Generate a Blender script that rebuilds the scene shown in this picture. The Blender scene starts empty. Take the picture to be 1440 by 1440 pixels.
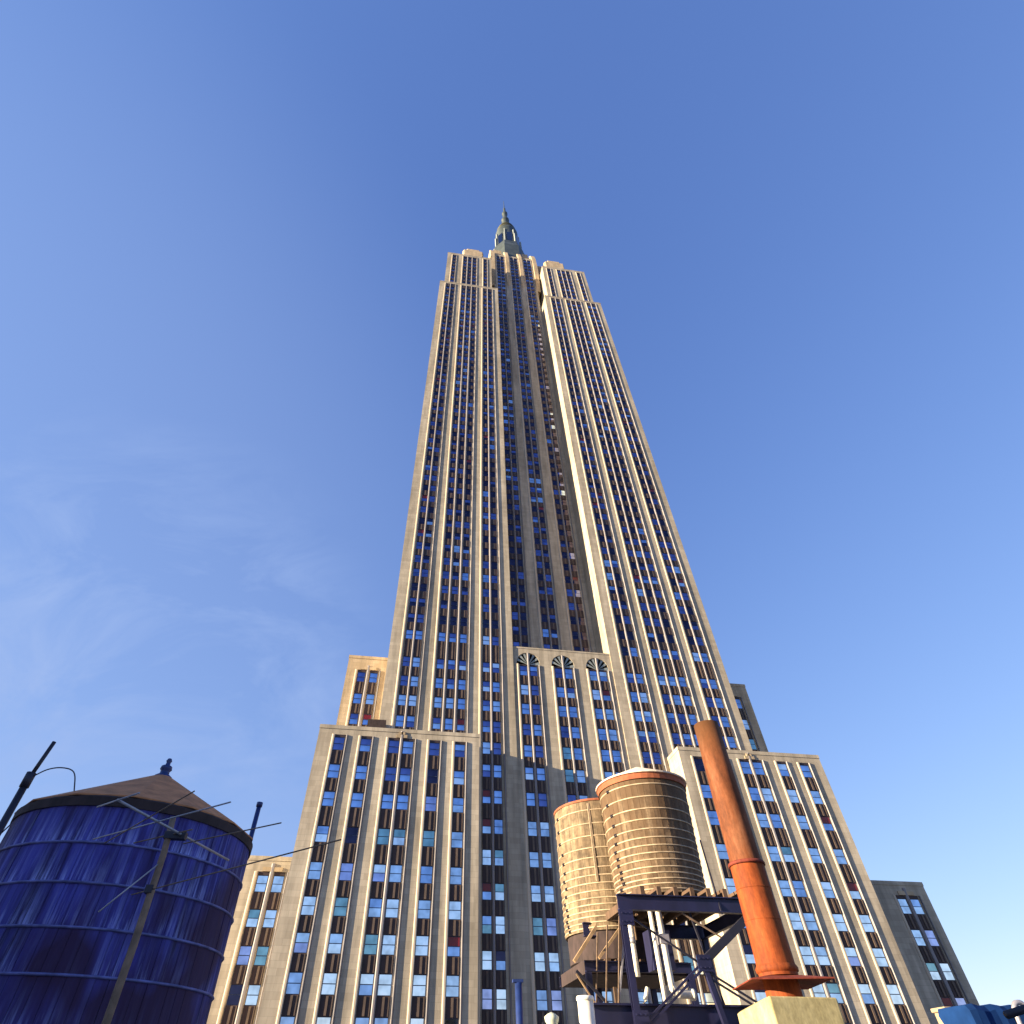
import bpy, bmesh, math, random
from mathutils import Vector, Matrix, noise
from bpy_extras.object_utils import world_to_camera_view
random.seed(7)
sc = bpy.context.scene
col = sc.collection
R = math.radians
CAMZ = 50.0                      # eye height above the street

# ------------------------------------------------------------------ camera
cam = bpy.data.cameras.new('camera')
cam.sensor_width = 36.0
cam.lens = 36.0 * 801.2 / 1440.0
cam.shift_x = (720 - 682) / 1440.0
cam.shift_y = (725 - 720) / 1440.0
cam.clip_start = 0.1
cam.clip_end = 20000
co = bpy.data.objects.new('camera', cam)
col.objects.link(co)
pi_, ya_, ro_ = R(45.8), R(8.12), R(-0.08)
hd = Vector((math.sin(ya_), math.cos(ya_), 0))
fw = hd * math.cos(pi_) + Vector((0, 0, 1)) * math.sin(pi_)
rt = Vector((math.cos(ya_), -math.sin(ya_), 0))
up = rt.cross(fw)
rr = rt * math.cos(ro_) + up * math.sin(ro_)
uu = up * math.cos(ro_) - rt * math.sin(ro_)
M = Matrix((rr, uu, -fw)).transposed().to_4x4()
M.translation = Vector((0, 0, CAMZ))
co.matrix_world = M
sc.camera = co

# ------------------------------------------------------------------ light
SUN = Vector((-1.0, -0.168, 0.207)).normalized()      # towards the sun
SUN_EL = math.asin(SUN.z)
w = bpy.data.worlds.new('World')
sc.world = w
w.use_nodes = True
nt = w.node_tree
bg = nt.nodes['Background']
sky = nt.nodes.new('ShaderNodeTexSky')
sky.sky_type = 'NISHITA'
sky.sun_disc = False
sky.sun_elevation = SUN_EL
sky.sun_rotation = math.atan2(SUN.x, SUN.y)
sky.altitude = 50
sky.air_density = 1.0
sky.dust_density = 0.0
sky.ozone_density = 2.5
hs = nt.nodes.new('ShaderNodeHueSaturation')
hs.inputs['Saturation'].default_value = 1.0
tint = nt.nodes.new('ShaderNodeMix')
tint.data_type = 'RGBA'; tint.blend_type = 'MULTIPLY'
tint.inputs[0].default_value = 1.0
tint.inputs[7].default_value = (0.89, 0.985, 1.72, 1)
sep = nt.nodes.new('ShaderNodeSeparateColor')
nt.links.new(sky.outputs[0], sep.inputs[0])
cmb = nt.nodes.new('ShaderNodeCombineColor')
for k, g in enumerate((.80, .70, .50)):         # the photograph's tone compression of the sky
    pw = nt.nodes.new('ShaderNodeMath'); pw.operation = 'POWER'
    pw.inputs[1].default_value = g
    nt.links.new(sep.outputs[k], pw.inputs[0]); nt.links.new(pw.outputs[0], cmb.inputs[k])
nt.links.new(cmb.outputs[0], tint.inputs[6])
nt.links.new(tint.outputs[2], hs.inputs['Color'])
# thin high cirrus wisps low on the left, plus a painted sunward haze veil
tc = nt.nodes.new('ShaderNodeTexCoord')
mp = nt.nodes.new('ShaderNodeMapping')
mp.inputs['Rotation'].default_value = (R(20), R(-35), R(30))
mp.inputs['Scale'].default_value = (1.8, 6.0, 4.6)
nt.links.new(tc.outputs['Generated'], mp.inputs[0])
nz = nt.nodes.new('ShaderNodeTexNoise')
nz.inputs['Scale'].default_value = 1.6; nz.inputs['Detail'].default_value = 8; nz.inputs['Roughness'].default_value = .62
nz.inputs['Distortion'].default_value = .6
nt.links.new(mp.outputs[0], nz.inputs['Vector'])
cr = nt.nodes.new('ShaderNodeValToRGB')
cr.color_ramp.elements[0].position = .42; cr.color_ramp.elements[0].color = (0, 0, 0, 1)
cr.color_ramp.elements[1].position = .78; cr.color_ramp.elements[1].color = (1, 1, 1, 1)
nt.links.new(nz.outputs['Fac'], cr.inputs[0])
dt = nt.nodes.new('ShaderNodeVectorMath'); dt.operation = 'DOT_PRODUCT'
dt.inputs[1].default_value = Vector((-.62, .62, .48)).normalized()
nt.links.new(tc.outputs['Generated'], dt.inputs[0])
mr = nt.nodes.new('ShaderNodeMapRange'); mr.interpolation_type = 'SMOOTHSTEP'
mr.inputs['From Min'].default_value = .62; mr.inputs['From Max'].default_value = .98
mr.inputs['To Min'].default_value = .0; mr.inputs['To Max'].default_value = .72
nt.links.new(dt.outputs['Value'], mr.inputs['Value'])
dt2 = nt.nodes.new('ShaderNodeVectorMath'); dt2.operation = 'DOT_PRODUCT'
dt2.inputs[1].default_value = Vector((-.42, .80, .40)).normalized()
nt.links.new(tc.outputs['Generated'], dt2.inputs[0])
mr2 = nt.nodes.new('ShaderNodeMapRange'); mr2.interpolation_type = 'SMOOTHSTEP'
mr2.inputs['From Min'].default_value = .90; mr2.inputs['From Max'].default_value = .995
mr2.inputs['To Min'].default_value = .0; mr2.inputs['To Max'].default_value = .85
nt.links.new(dt2.outputs['Value'], mr2.inputs['Value'])
wm = nt.nodes.new('ShaderNodeMath'); wm.operation = 'MULTIPLY'
nt.links.new(cr.outputs[0], wm.inputs[0]); nt.links.new(mr2.outputs[0], wm.inputs[1])
vm = nt.nodes.new('ShaderNodeMath'); vm.operation = 'MULTIPLY'; vm.inputs[1].default_value = .42
nt.links.new(mr.outputs[0], vm.inputs[0])
cm = nt.nodes.new('ShaderNodeMath'); cm.operation = 'ADD'; cm.use_clamp = True
nt.links.new(vm.outputs[0], cm.inputs[0]); nt.links.new(wm.outputs[0], cm.inputs[1])
cl = nt.nodes.new('ShaderNodeMix'); cl.data_type = 'RGBA'
cl.inputs[7].default_value = (1.25, 1.75, 3.0, 1)
nt.links.new(cm.outputs[0], cl.inputs[0])
nt.links.new(hs.outputs[0], cl.inputs[6])
nt.links.new(cl.outputs[2], bg.inputs['Color'])
bg.inputs['Strength'].default_value = 0.075
sl = bpy.data.lights.new('sun', 'SUN')
sl.energy = 5.0
sl.angle = R(0.5)
sl.color = (1.0, 0.80, 0.53)
so = bpy.data.objects.new('sun', sl)
so.rotation_euler = (-SUN).to_track_quat('-Z', 'Y').to_euler()
so.location = (-60, -30, 120)
col.objects.link(so)
sc.view_settings.view_transform = 'Standard'
sc.view_settings.look = 'None'
sc.view_settings.gamma = 1.0
sc.view_settings.exposure = 1.95


# ------------------------------------------------------------------ materials
class Mat:
    def __init__(s, name, rough=0.8, metal=0.0):
        s.m = bpy.data.materials.new(name)
        s.m.use_nodes = True
        s.t = s.m.node_tree
        s.b = s.t.nodes['Principled BSDF']
        s.b.inputs['Roughness'].default_value = rough
        s.b.inputs['Metallic'].default_value = metal
        s.tc = None

    def n(s, typ, **kw):
        nd = s.t.nodes.new(typ)
        for k, v in kw.items():
            if k in nd.inputs:
                nd.inputs[k].default_value = v
            else:
                setattr(nd, k, v)
        return nd

    def l(s, a, b):
        s.t.links.new(a, b)

    def coord(s, scale=(1, 1, 1), rot=(0, 0, 0)):
        if s.tc is None:
            s.tc = s.n('ShaderNodeTexCoord')
        mp = s.n('ShaderNodeMapping')
        mp.inputs['Scale'].default_value = scale
        mp.inputs['Rotation'].default_value = rot
        s.l(s.tc.outputs['Object'], mp.inputs[0])
        return mp.outputs[0]

    def noise(s, vec, scale=1.0, detail=4.0, rough=0.6):
        nd = s.n('ShaderNodeTexNoise', Scale=scale, Detail=detail, Roughness=rough)
        s.l(vec, nd.inputs['Vector'])
        return nd.outputs['Fac']

    def ramp(s, fac, stops):
        nd = s.n('ShaderNodeValToRGB')
        e = nd.color_ramp.elements
        while len(e) < len(stops):
            e.new(0.5)
        for k, (p, c) in enumerate(stops):
            e[k].position = p
            e[k].color = (c[0], c[1], c[2], 1) if not isinstance(c, (int, float)) else (c, c, c, 1)
        s.l(fac, nd.inputs[0])
        return nd.outputs[0]

    def mix(s, fac, a, b, mode='MIX'):
        nd = s.n('ShaderNodeMix', data_type='RGBA', blend_type=mode)
        for sock, v in ((nd.inputs[0], fac), (nd.inputs[6], a), (nd.inputs[7], b)):
            if isinstance(v, (int, float)):
                sock.default_value = v
            elif isinstance(v, tuple):
                sock.default_value = (*v[:3], 1)
            else:
                s.l(v, sock)
        return nd.outputs[2]

    def math(s, op, a, b=0.0):
        nd = s.n('ShaderNodeMath', operation=op)
        for i, v in enumerate((a, b)):
            if isinstance(v, (int, float)):
                nd.inputs[i].default_value = v
            else:
                s.l(v, nd.inputs[i])
        return nd.outputs[0]

    def color(s, c):
        if isinstance(c, tuple):
            s.b.inputs['Base Color'].default_value = (*c[:3], 1)
        else:
            s.l(c, s.b.inputs['Base Color'])

    def bump(s, h, strength=0.3, dist=0.02):
        nd = s.n('ShaderNodeBump', Strength=strength, Distance=dist)
        s.l(h, nd.inputs['Height'])
        s.l(nd.outputs[0], s.b.inputs['Normal'])


def m_stone(name, c1, c2, sc_=1.0):
    a = Mat(name, 0.85)
    if a.tc is None:
        a.tc = a.n('ShaderNodeTexCoord')
    sx = a.n('ShaderNodeSeparateXYZ')
    a.l(a.tc.outputs['Object'], sx.inputs[0])
    h = a.math('ADD', sx.outputs[0], sx.outputs[1])
    cb = a.n('ShaderNodeCombineXYZ')
    a.l(h, cb.inputs[0]); a.l(sx.outputs[2], cb.inputs[1])
    br = a.n('ShaderNodeTexBrick', Scale=1.0)
    br.inputs['Brick Width'].default_value = 1.5 * sc_
    br.inputs['Row Height'].default_value = 0.62 * sc_
    br.inputs['Mortar Size'].default_value = 0.018
    br.inputs['Color1'].default_value = (*c1, 1)
    br.inputs['Color2'].default_value = (*c2, 1)
    br.inputs['Mortar'].default_value = (c1[0] * .74, c1[1] * .74, c1[2] * .74, 1)
    br.inputs['Bias'].default_value = 0.0
    a.l(cb.outputs[0], br.inputs['Vector'])
    n1 = a.noise(a.coord((.9, .9, .10)), 1.0, 5)
    n2 = a.noise(a.coord((.12, .12, .03)), 1.0, 3)
    c = a.mix(1.0, br.outputs[0], a.ramp(n1, [(.3, .62), (.62, 1.06)]), 'MULTIPLY')
    c = a.mix(1.0, c, a.ramp(n2, [(.35, (.80, .78, .74)), (.65, (1.05, 1.04, 1.03))]), 'MULTIPLY')
    a.color(c)
    a.bump(n1, 0.2, 0.03)
    return a.m


def m_plain(name, c, rough=0.7, metal=0.0, var=0.25, scale=2.0, stretch=(1, 1, 1)):
    a = Mat(name, rough, metal)
    n1 = a.noise(a.coord(stretch), scale, 5)
    k0, k1 = 1 - var, 1 + var
    a.color(a.mix(1.0, c, a.ramp(n1, [(.3, k0), (.7, k1)]), 'MULTIPLY'))
    return a.m


def m_glass(name, tint, rough=0.04, spec_noise=0.35):
    a = Mat(name, rough, 1.0)
    n1 = a.noise(a.coord((1.3, 1.3, 1.3)), .6, 2)
    a.color(a.mix(1.0, tint, a.ramp(n1, [(.3, 1 - spec_noise), (.7, 1 + spec_noise * .5)]), 'MULTIPLY'))
    n2 = a.noise(a.coord(), .25, 1)
    a.bump(n2, 0.15, 0.1)
    return a.m


LIME = m_stone('limestone', (.505, .445, .345), (.415, .362, .278))
LIME2 = m_stone('limestone_warm', (.54, .425, .28), (.47, .365, .23))
LINE = m_plain('pale_stone_reveal', (.52, .44, .33), .7, 0, .12, .4, (1, 1, .2))
STEEL = m_plain('nickel_steel', (.225, .21, .215), .6, 0.0, .15, .5, (1, 1, .15))
SPAND = m_plain('spandrel_aluminium', (.042, .025, .024), .6, 0.2, .35, .9, (1, 1, .6))
SPANR = m_plain('spandrel_ridge', (.115, .08, .058), .6, 0.1, .25, .9)
FRAME = m_plain('sash_metal', (.035, .05, .10), .5, 0.2, .2, 2.)
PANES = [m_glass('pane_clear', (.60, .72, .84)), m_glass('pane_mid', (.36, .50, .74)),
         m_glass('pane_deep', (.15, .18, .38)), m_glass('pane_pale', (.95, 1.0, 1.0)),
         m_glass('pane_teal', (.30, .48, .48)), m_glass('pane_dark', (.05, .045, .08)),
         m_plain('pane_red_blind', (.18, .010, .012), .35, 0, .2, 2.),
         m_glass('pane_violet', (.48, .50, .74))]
GRILLE = m_plain('grille_metal', (.20, .23, .21), .6, .2, .3, 2.)
GRILLF = m_plain('grille_fin', (.27, .30, .28), .6, .2, .3, 2.)
MASTM = m_plain('mast_metal', (.062, .078, .07), .5, .3, .3, .4)
DOMEM = m_plain('dome_bronze', (.075, .075, .035), .5, .3, .35, .5)
DARK = m_plain('dark_steel', (.018, .018, .032), .55, .2, .3, 2.)
NAVY = m_plain('navy_painted_steel', (.013, .014, .052), .5, .1, .35, 1.6, (1, 1, .5))
RUSTROD = m_plain('rusty_rod', (.21, .145, .10), .8, .2, .35, 6.)
ALU = m_plain('dull_aluminium', (.34, .33, .36), .5, .4, .2, 6.)


def m_stave(name, base, alt, dark, n_stave, blue=False, stain=0.0):
    a = Mat(name, 0.85)
    a.tc = a.n('ShaderNodeTexCoord')
    sx = a.n('ShaderNodeSeparateXYZ')
    a.l(a.tc.outputs['Object'], sx.inputs[0])
    an = a.math('ARCTAN2', sx.outputs[1], sx.outputs[0])
    q = a.math('FLOOR', a.math('MULTIPLY', an, n_stave / (2 * math.pi)))
    wn = a.n('ShaderNodeTexWhiteNoise', noise_dimensions='1D')
    a.l(q, wn.inputs['W'])
    ns = a.noise(a.coord((5, 5, .55)), 1.0, 6, .65)
    nb = a.noise(a.coord((.8, .8, .7)), 1.0, 4)
    c = a.mix(wn.outputs[0], base, alt)
    c = a.mix(a.ramp(ns, [(.42, 0.0), (.68, 1.0)]), c, dark)
    c = a.mix(1.0, c, a.ramp(nb, [(.3, .7), (.7, 1.12)]), 'MULTIPLY')
    if not blue:
        mo = a.noise(a.coord((2.2, 2.2, 2.8)), 1.0, 6, .68)
        c = a.mix(1.0, c, a.ramp(mo, [(.36, .48), (.62, 1.12)]), 'MULTIPLY')
    if stain:
        # rain stains running down from the rim
        st = a.noise(a.coord((2.6, 2.6, .22)), 1.0, 5, .6)
        zz_ = a.math('MULTIPLY', sx.outputs[2], .055)
        c = a.mix(a.math('MULTIPLY', a.ramp(a.math('ADD', st, zz_), [(.50, 0.0), (.72, 1.0)]), stain), c, (.085, .047, .02))
    if blue:
        # pale runs of limescale below the hoops, and dark purple patches painting in deeper shade
        zf = a.math('FRACT', a.math('MULTIPLY', a.math('ADD', sx.outputs[2], -.18), 1 / .47))
        run = a.noise(a.coord((15, 15, .9)), 1.0, 6, .72)
        r1 = a.ramp(run, [(.47, 0.0), (.66, 1.0)])
        near = a.ramp(zf, [(.0, 1.0), (.12, .8), (.4, .35), (.85, .12), (1.0, .04)])
        c = a.mix(a.math('MULTIPLY', r1, near), c, (.36, .42, .85))
        pv = a.noise(a.coord((.5, .5, .45)), 1.0, 3)
        c = a.mix(a.ramp(pv, [(.44, 0.0), (.57, .92)]), c, (.026, .007, .036))
    a.color(c)
    a.bump(ns, .5, .02)
    return a.m


WOOD_L = m_stave('weathered_wood', (.245, .17, .10), (.165, .108, .06), (.072, .04, .018), 46, stain=.9)
WOOD_P = m_stave('bleached_wood', (.29, .215, .13), (.205, .145, .085), (.10, .064, .032), 46)
WOOD_B = m_stave('blue_shade_wood', (.036, .032, .24), (.07, .075, .38), (.012, .006, .06), 150, True)  # blue of the tank's shaded side is put into the wood colour
HOOP = m_plain('hoop_iron_pale', (.42, .33, .22), .7, .1, .4, 3.)
HOOPB = m_plain('hoop_iron_blue', (.11, .12, .30), .6, .2, .5, 5.)
WOODD = m_plain('dark_timber', (.085, .05, .03), .85, 0, .4, 3., (1, 1, .3))
DARKW = m_plain('dark_wood_shade', (.035, .022, .022), .9, 0, .5, 4., (1, 1, .4))  # near-black wood tone; carries painted shade on the tank parts, plain on hatch
WOODT = m_plain('tan_timber', (.30, .20, .11), .85, 0, .35, 3.)
SHING = m_plain('tank_roof_felt', (.44, .185, .075), .9, 0, .3, 4.)
ROOFW = m_plain('pale_tank_roof', (.70, .58, .45), .8, 0, .12, 3.)
RIM = m_plain('red_brown_rim', (.26, .075, .03), .8, 0, .3, 3.)


def m_rust(name, c1, c2, c3, soot=None):
    a = Mat(name, .75, .0)
    a.b.inputs['Specular IOR Level'].default_value = .2
    n1 = a.noise(a.coord((2.6, 2.6, .45)), 1.0, 7, .66)
    n2 = a.noise(a.coord((9, 9, 4)), 1.0, 6, .75)
    c = a.ramp(n1, [(.32, c1), (.52, c2), (.72, c3)])
    c = a.mix(1.0, c, a.ramp(n2, [(.3, .6), (.7, 1.15)]), 'MULTIPLY')
    if soot:
        sx = a.n('ShaderNodeSeparateXYZ'); a.l(a.tc.outputs['Object'], sx.inputs[0])
        mr_ = a.n('ShaderNodeMapRange'); a.l(a.math('ADD', sx.outputs[2], a.math('MULTIPLY', n1, .8)), mr_.inputs['Value'])
        mr_.inputs['From Min'].default_value = soot[0]; mr_.inputs['From Max'].default_value = soot[1] + .4
        c = a.mix(a.math('MULTIPLY', mr_.outputs[0], .85), c, (.075, .035, .012))
    a.color(c)
    a.bump(n2, .25, .01)
    return a.m


RUST = m_rust('rust_orange', (.13, .028, .010), (.265, .060, .014), (.31, .095, .028))
RUST_U = m_rust('rust_brown', (.085, .028, .012), (.18, .058, .022), (.24, .10, .05), soot=(6.9, 8.4))
RUSTD = m_rust('rust_dark_red', (.12, .025, .018), (.19, .04, .025), (.26, .06, .035))
CONC = m_rust('concrete_plinth', (.40, .335, .16), (.50, .425, .215), (.55, .48, .26))
WHITE = m_plain('white_painted_pipe', (.74, .70, .60), .5, 0, .14, 4.)
TARP = m_plain('blue_tarpaulin', (.006, .028, .11), .65, 0, .25, 2.)
TARP.node_tree.nodes['Principled BSDF'].inputs['Specular IOR Level'].default_value = .08
TARP.node_tree.nodes['Principled BSDF'].inputs['Roughness'].default_value = .9
PALEG = m_plain('pale_green_metal', (.50, .54, .42), .6, 0, .15, 4.)
BLUEP = m_plain('blue_painted_pole', (.012, .03, .13), .45, 0, .3, 4.)
BRICK = m_stone('brown_brick', (.30, .16, .10), (.24, .12, .075), .25)
ROOF = m_plain('roof_gravel', (.20, .19, .175), .95, 0, .3, 3.)
ASPH = m_plain('asphalt', (.05, .05, .052), .9, 0, .3, .6)
PAVE = m_plain('pavement_concrete', (.30, .29, .27), .9, 0, .2, .8)


# ------------------------------------------------------------------ mesh helpers
class MB:
    def __init__(s):
        s.v = []; s.f = []; s.m = []; s.sm = []

    def add(s, verts, faces, mi=0, smooth=False):
        o = len(s.v)
        s.v += [tuple(p) for p in verts]
        for f in faces:
            s.f.append(tuple(i + o for i in f)); s.m.append(mi); s.sm.append(smooth)

    def box(s, x0, x1, y0, y1, z0, z1, mi=0):
        v = [(x, y, z) for z in (z0, z1) for y in (y0, y1) for x in (x0, x1)]
        s.add(v, [(0, 2, 3, 1), (4, 5, 7, 6), (0, 1, 5, 4), (1, 3, 7, 5), (3, 2, 6, 7), (2, 0, 4, 6)], mi)

    def quad(s, a, b, c, d, mi=0):
        s.add([a, b, c, d], [(0, 1, 2, 3)], mi)

    def prism(s, pts, z0, z1, mi=0, caps=True):
        n = len(pts)
        v = [(x, y, z0) for x, y in pts] + [(x, y, z1) for x, y in pts]
        f = [(i, (i + 1) % n, n + (i + 1) % n, n + i) for i in range(n)]
        if caps:
            f += [tuple(range(n - 1, -1, -1)), tuple(range(n, 2 * n))]
        s.add(v, f, mi)

    def lathe(s, prof, n=48, cx=0, cy=0, mi=0, smooth=True, a0=0.0, cap=False):
        v = []
        for r, z in prof:
            for k in range(n):
                a = a0 + 2 * math.pi * k / n
                v.append((cx + r * math.cos(a), cy + r * math.sin(a), z))
        f = []
        for j in range(len(prof) - 1):
            for k in range(n):
                k2 = (k + 1) % n
                f.append((j * n + k, j * n + k2, (j + 1) * n + k2, (j + 1) * n + k))
        if cap:
            f.append(tuple(range(n - 1, -1, -1)))
            f.append(tuple((len(prof) - 1) * n + k for k in range(n)))
        s.add(v, f, mi, smooth)

    def tube(s, pts, r, n=10, mi=0, smooth=True, r1=None):
        pts = [Vector(p) for p in pts]
        if len(pts) > 4:              # round the bends
            q = []
            for i in range(len(pts) - 1):
                p0, p1, p2, p3 = pts[max(i - 1, 0)], pts[i], pts[i + 1], pts[min(i + 2, len(pts) - 1)]
                for k in range(5):
                    t = k / 5
                    q.append(.5 * ((2 * p1) + (p2 - p0) * t + (2 * p0 - 5 * p1 + 4 * p2 - p3) * t * t + (3 * p1 - p0 - 3 * p2 + p3) * t ** 3))
            pts = q + [pts[-1]]
        v = []; m = len(pts)
        for i, p in enumerate(pts):
            d = (pts[min(i + 1, m - 1)] - pts[max(i - 1, 0)]).normalized()
            a = Vector((0, 0, 1)) if abs(d.z) < .9 else Vector((1, 0, 0))
            e = d.cross(a).normalized(); g = d.cross(e)
            q = r if r1 is None else r + (r1 - r) * i / (m - 1)
            for k in range(n):
                t = 2 * math.pi * k / n
                v.append(p + e * (q * math.cos(t)) + g * (q * math.sin(t)))
        f = [(i * n + k, i * n + (k + 1) % n, (i + 1) * n + (k + 1) % n, (i + 1) * n + k) for i in range(m - 1) for k in range(n)]
        f += [tuple(range(n - 1, -1, -1)), tuple((m - 1) * n + k for k in range(n))]
        s.add(v, f, mi, smooth)

    def bar(s, a, b, wd, ht=None, mi=0):
        a = Vector(a); b = Vector(b); ht = ht or wd
        d = (b - a).normalized()
        g = Vector((0, 0, 1)) if abs(d.z) < .95 else Vector((0, 1, 0))
        e = d.cross(g).normalized() * (wd / 2); h = e.cross(d).normalized() * (ht / 2)
        v = [a - e - h, a + e - h, a + e + h, a - e + h, b - e - h, b + e - h, b + e + h, b - e + h]
        s.add(v, [(0, 3, 2, 1), (4, 5, 6, 7), (0, 1, 5, 4), (1, 2, 6, 5), (2, 3, 7, 6), (3, 0, 4, 7)], mi)

    def ibeam(s, a, b, wd, ht, mi=0):
        a = Vector(a); b = Vector(b); u = Vector((0, 0, 1))
        t = ht * .07
        s.bar(a + u * (ht / 2 - t / 2), b + u * (ht / 2 - t / 2), wd, t, mi)
        s.bar(a - u * (ht / 2 - t / 2), b - u * (ht / 2 - t / 2), wd, t, mi)
        s.bar(a, b, wd * .15, ht - 2 * t, mi)

    def build(s, name, mats, parent=None, bevel=0.0):
        me = bpy.data.meshes.new(name)
        me.from_pydata(s.v, [], s.f)
        for m in (mats if isinstance(mats, (list, tuple)) else [mats]):
            me.materials.append(m)
        me.polygons.foreach_set('material_index', s.m)
        me.polygons.foreach_set('use_smooth', s.sm)
        bm = bmesh.new(); bm.from_mesh(me)
        bmesh.ops.recalc_face_normals(bm, faces=bm.faces)
        bm.to_mesh(me); bm.free()
        me.update()
        o = bpy.data.objects.new(name, me)
        col.objects.link(o)
        if parent is not None:
            o.parent = parent
        if bevel:
            b = o.modifiers.new('bevel', 'BEVEL'); b.width = bevel; b.segments = 2; b.limit_method = 'ANGLE'
        return o


def tag(o, label=None, cat=None, group=None, kind=None):
    for k, v in (('label', label), ('category', cat), ('group', group), ('kind', kind)):
        if v:
            o[k] = v
    return o


def thing(name, label, cat, loc, group=None):
    o = bpy.data.objects.new(name, None)
    o.location = loc
    o.empty_display_size = .2
    col.objects.link(o)
    return tag(o, label, cat, group)


# ------------------------------------------------------------------ ground and street
mb = MB(); mb.box(-3000, 3000, -3000, 3000, -1, 0)
tag(mb.build('ground', ASPH), kind='structure')
mb = MB(); mb.box(-400, 400, 36.5, 41.5, .004, .14)
tag(mb.build('pavement', PAVE), kind='structure')
mb = MB(); mb.box(-400, 400, 58, 63, .004, .14)
tag(mb.build('far_pavement', PAVE), kind='structure')

# ------------------------------------------------------------------ skyscraper
K = 0.8                           # facade survey units to metres
CX = 30.42
BASE = -CAMZ / K
RL = Vector((CX * K, 100 * K, 0))
sk = thing('skyscraper', 'very tall limestone art deco skyscraper with stepped setbacks, ribbed shaft and small mast', 'skyscraper', RL)


class SB(MB):                     # same, written in survey units: u across, y depth, z above eye level
    def build(s, name, mats, parent=sk, bevel=0.0):
        s.v = [(u * K, (y - 100) * K, z * K + CAMZ) for u, y, z in s.v]
        return MB.build(s, name, mats, parent, bevel)


ND = .16


def mass(name, u0, u1, y0, y1, ztop, zbt, bays, mat=LIME, z0=BASE, lip=True, back=None):
    """A stone mass with full-height window bays cut into its front."""
    m = SB()
    pts = [(u0, y1), (u0, y0)]
    for a, b in sorted(bays):
        pts += [(a, y0), (a, y0 + ND), (b, y0 + ND), (b, y0)]
    pts += [(u1, y0), (u1, y1)]
    m.prism(pts, z0, zbt, 0, caps=False)
    m.box(u0, u1, y0, y1, zbt, ztop)
    if lip:
        m.box(u0 - .07, u1 + .07, y0 - .07, y0 + .5, ztop - .5, ztop + .12)
        m.box(u0 - .07, u0 + .4, y0 + .5, y1, ztop - .5, ztop + .12)
        m.box(u1 - .4, u1 + .07, y0 + .5, y1, ztop - .5, ztop + .12)
    return m.build(name, mat)


def mullion(u, y0, z0, z1, hw=.19, pr=.16, mat=STEEL):
    m = SB()
    m.prism([(u - hw, y0 + ND), (u - hw, y0 - pr * .45), (u - hw * .5, y0 - pr), (u + hw * .5, y0 - pr), (u + hw, y0 - pr * .45), (u + hw, y0 + ND)], z0, z1)
    return m.build('mullion', mat)


WIN = []       # (u, y0, ztop, height, width)
SPA = []       # (u, y0, z0, z1, width)


def bay(c, wins, ww, half, y0, rows, zlow, zbt, wh=2.2, top_m=None, mul_hw=.19):
    """one bay: windows, spandrels and its metal mullions. wins = offsets of window centres"""
    for o in wins:
        last = zbt
        for t in rows:
            if t > zbt or t < zlow:
                continue
            SPA.append((c + o, y0, t, last, ww))
            WIN.append((c + o, y0, t, wh, ww))
            last = t - wh
        SPA.append((c + o, y0, zlow - 1.5, last, ww))
    zt = top_m or zbt
    mullion(c - half + .2, y0, zlow - 1.5, zbt, .23, .15, LINE)
    mullion(c + half - .16, y0, zlow - 1.5, zbt, .10, .16, STEEL)
    ws = sorted(wins)
    for a, b in zip(ws, ws[1:]):
        mullion(c + (a + b) / 2, y0, zlow - 1.5, zt, mul_hw, .17, STEEL)


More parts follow.
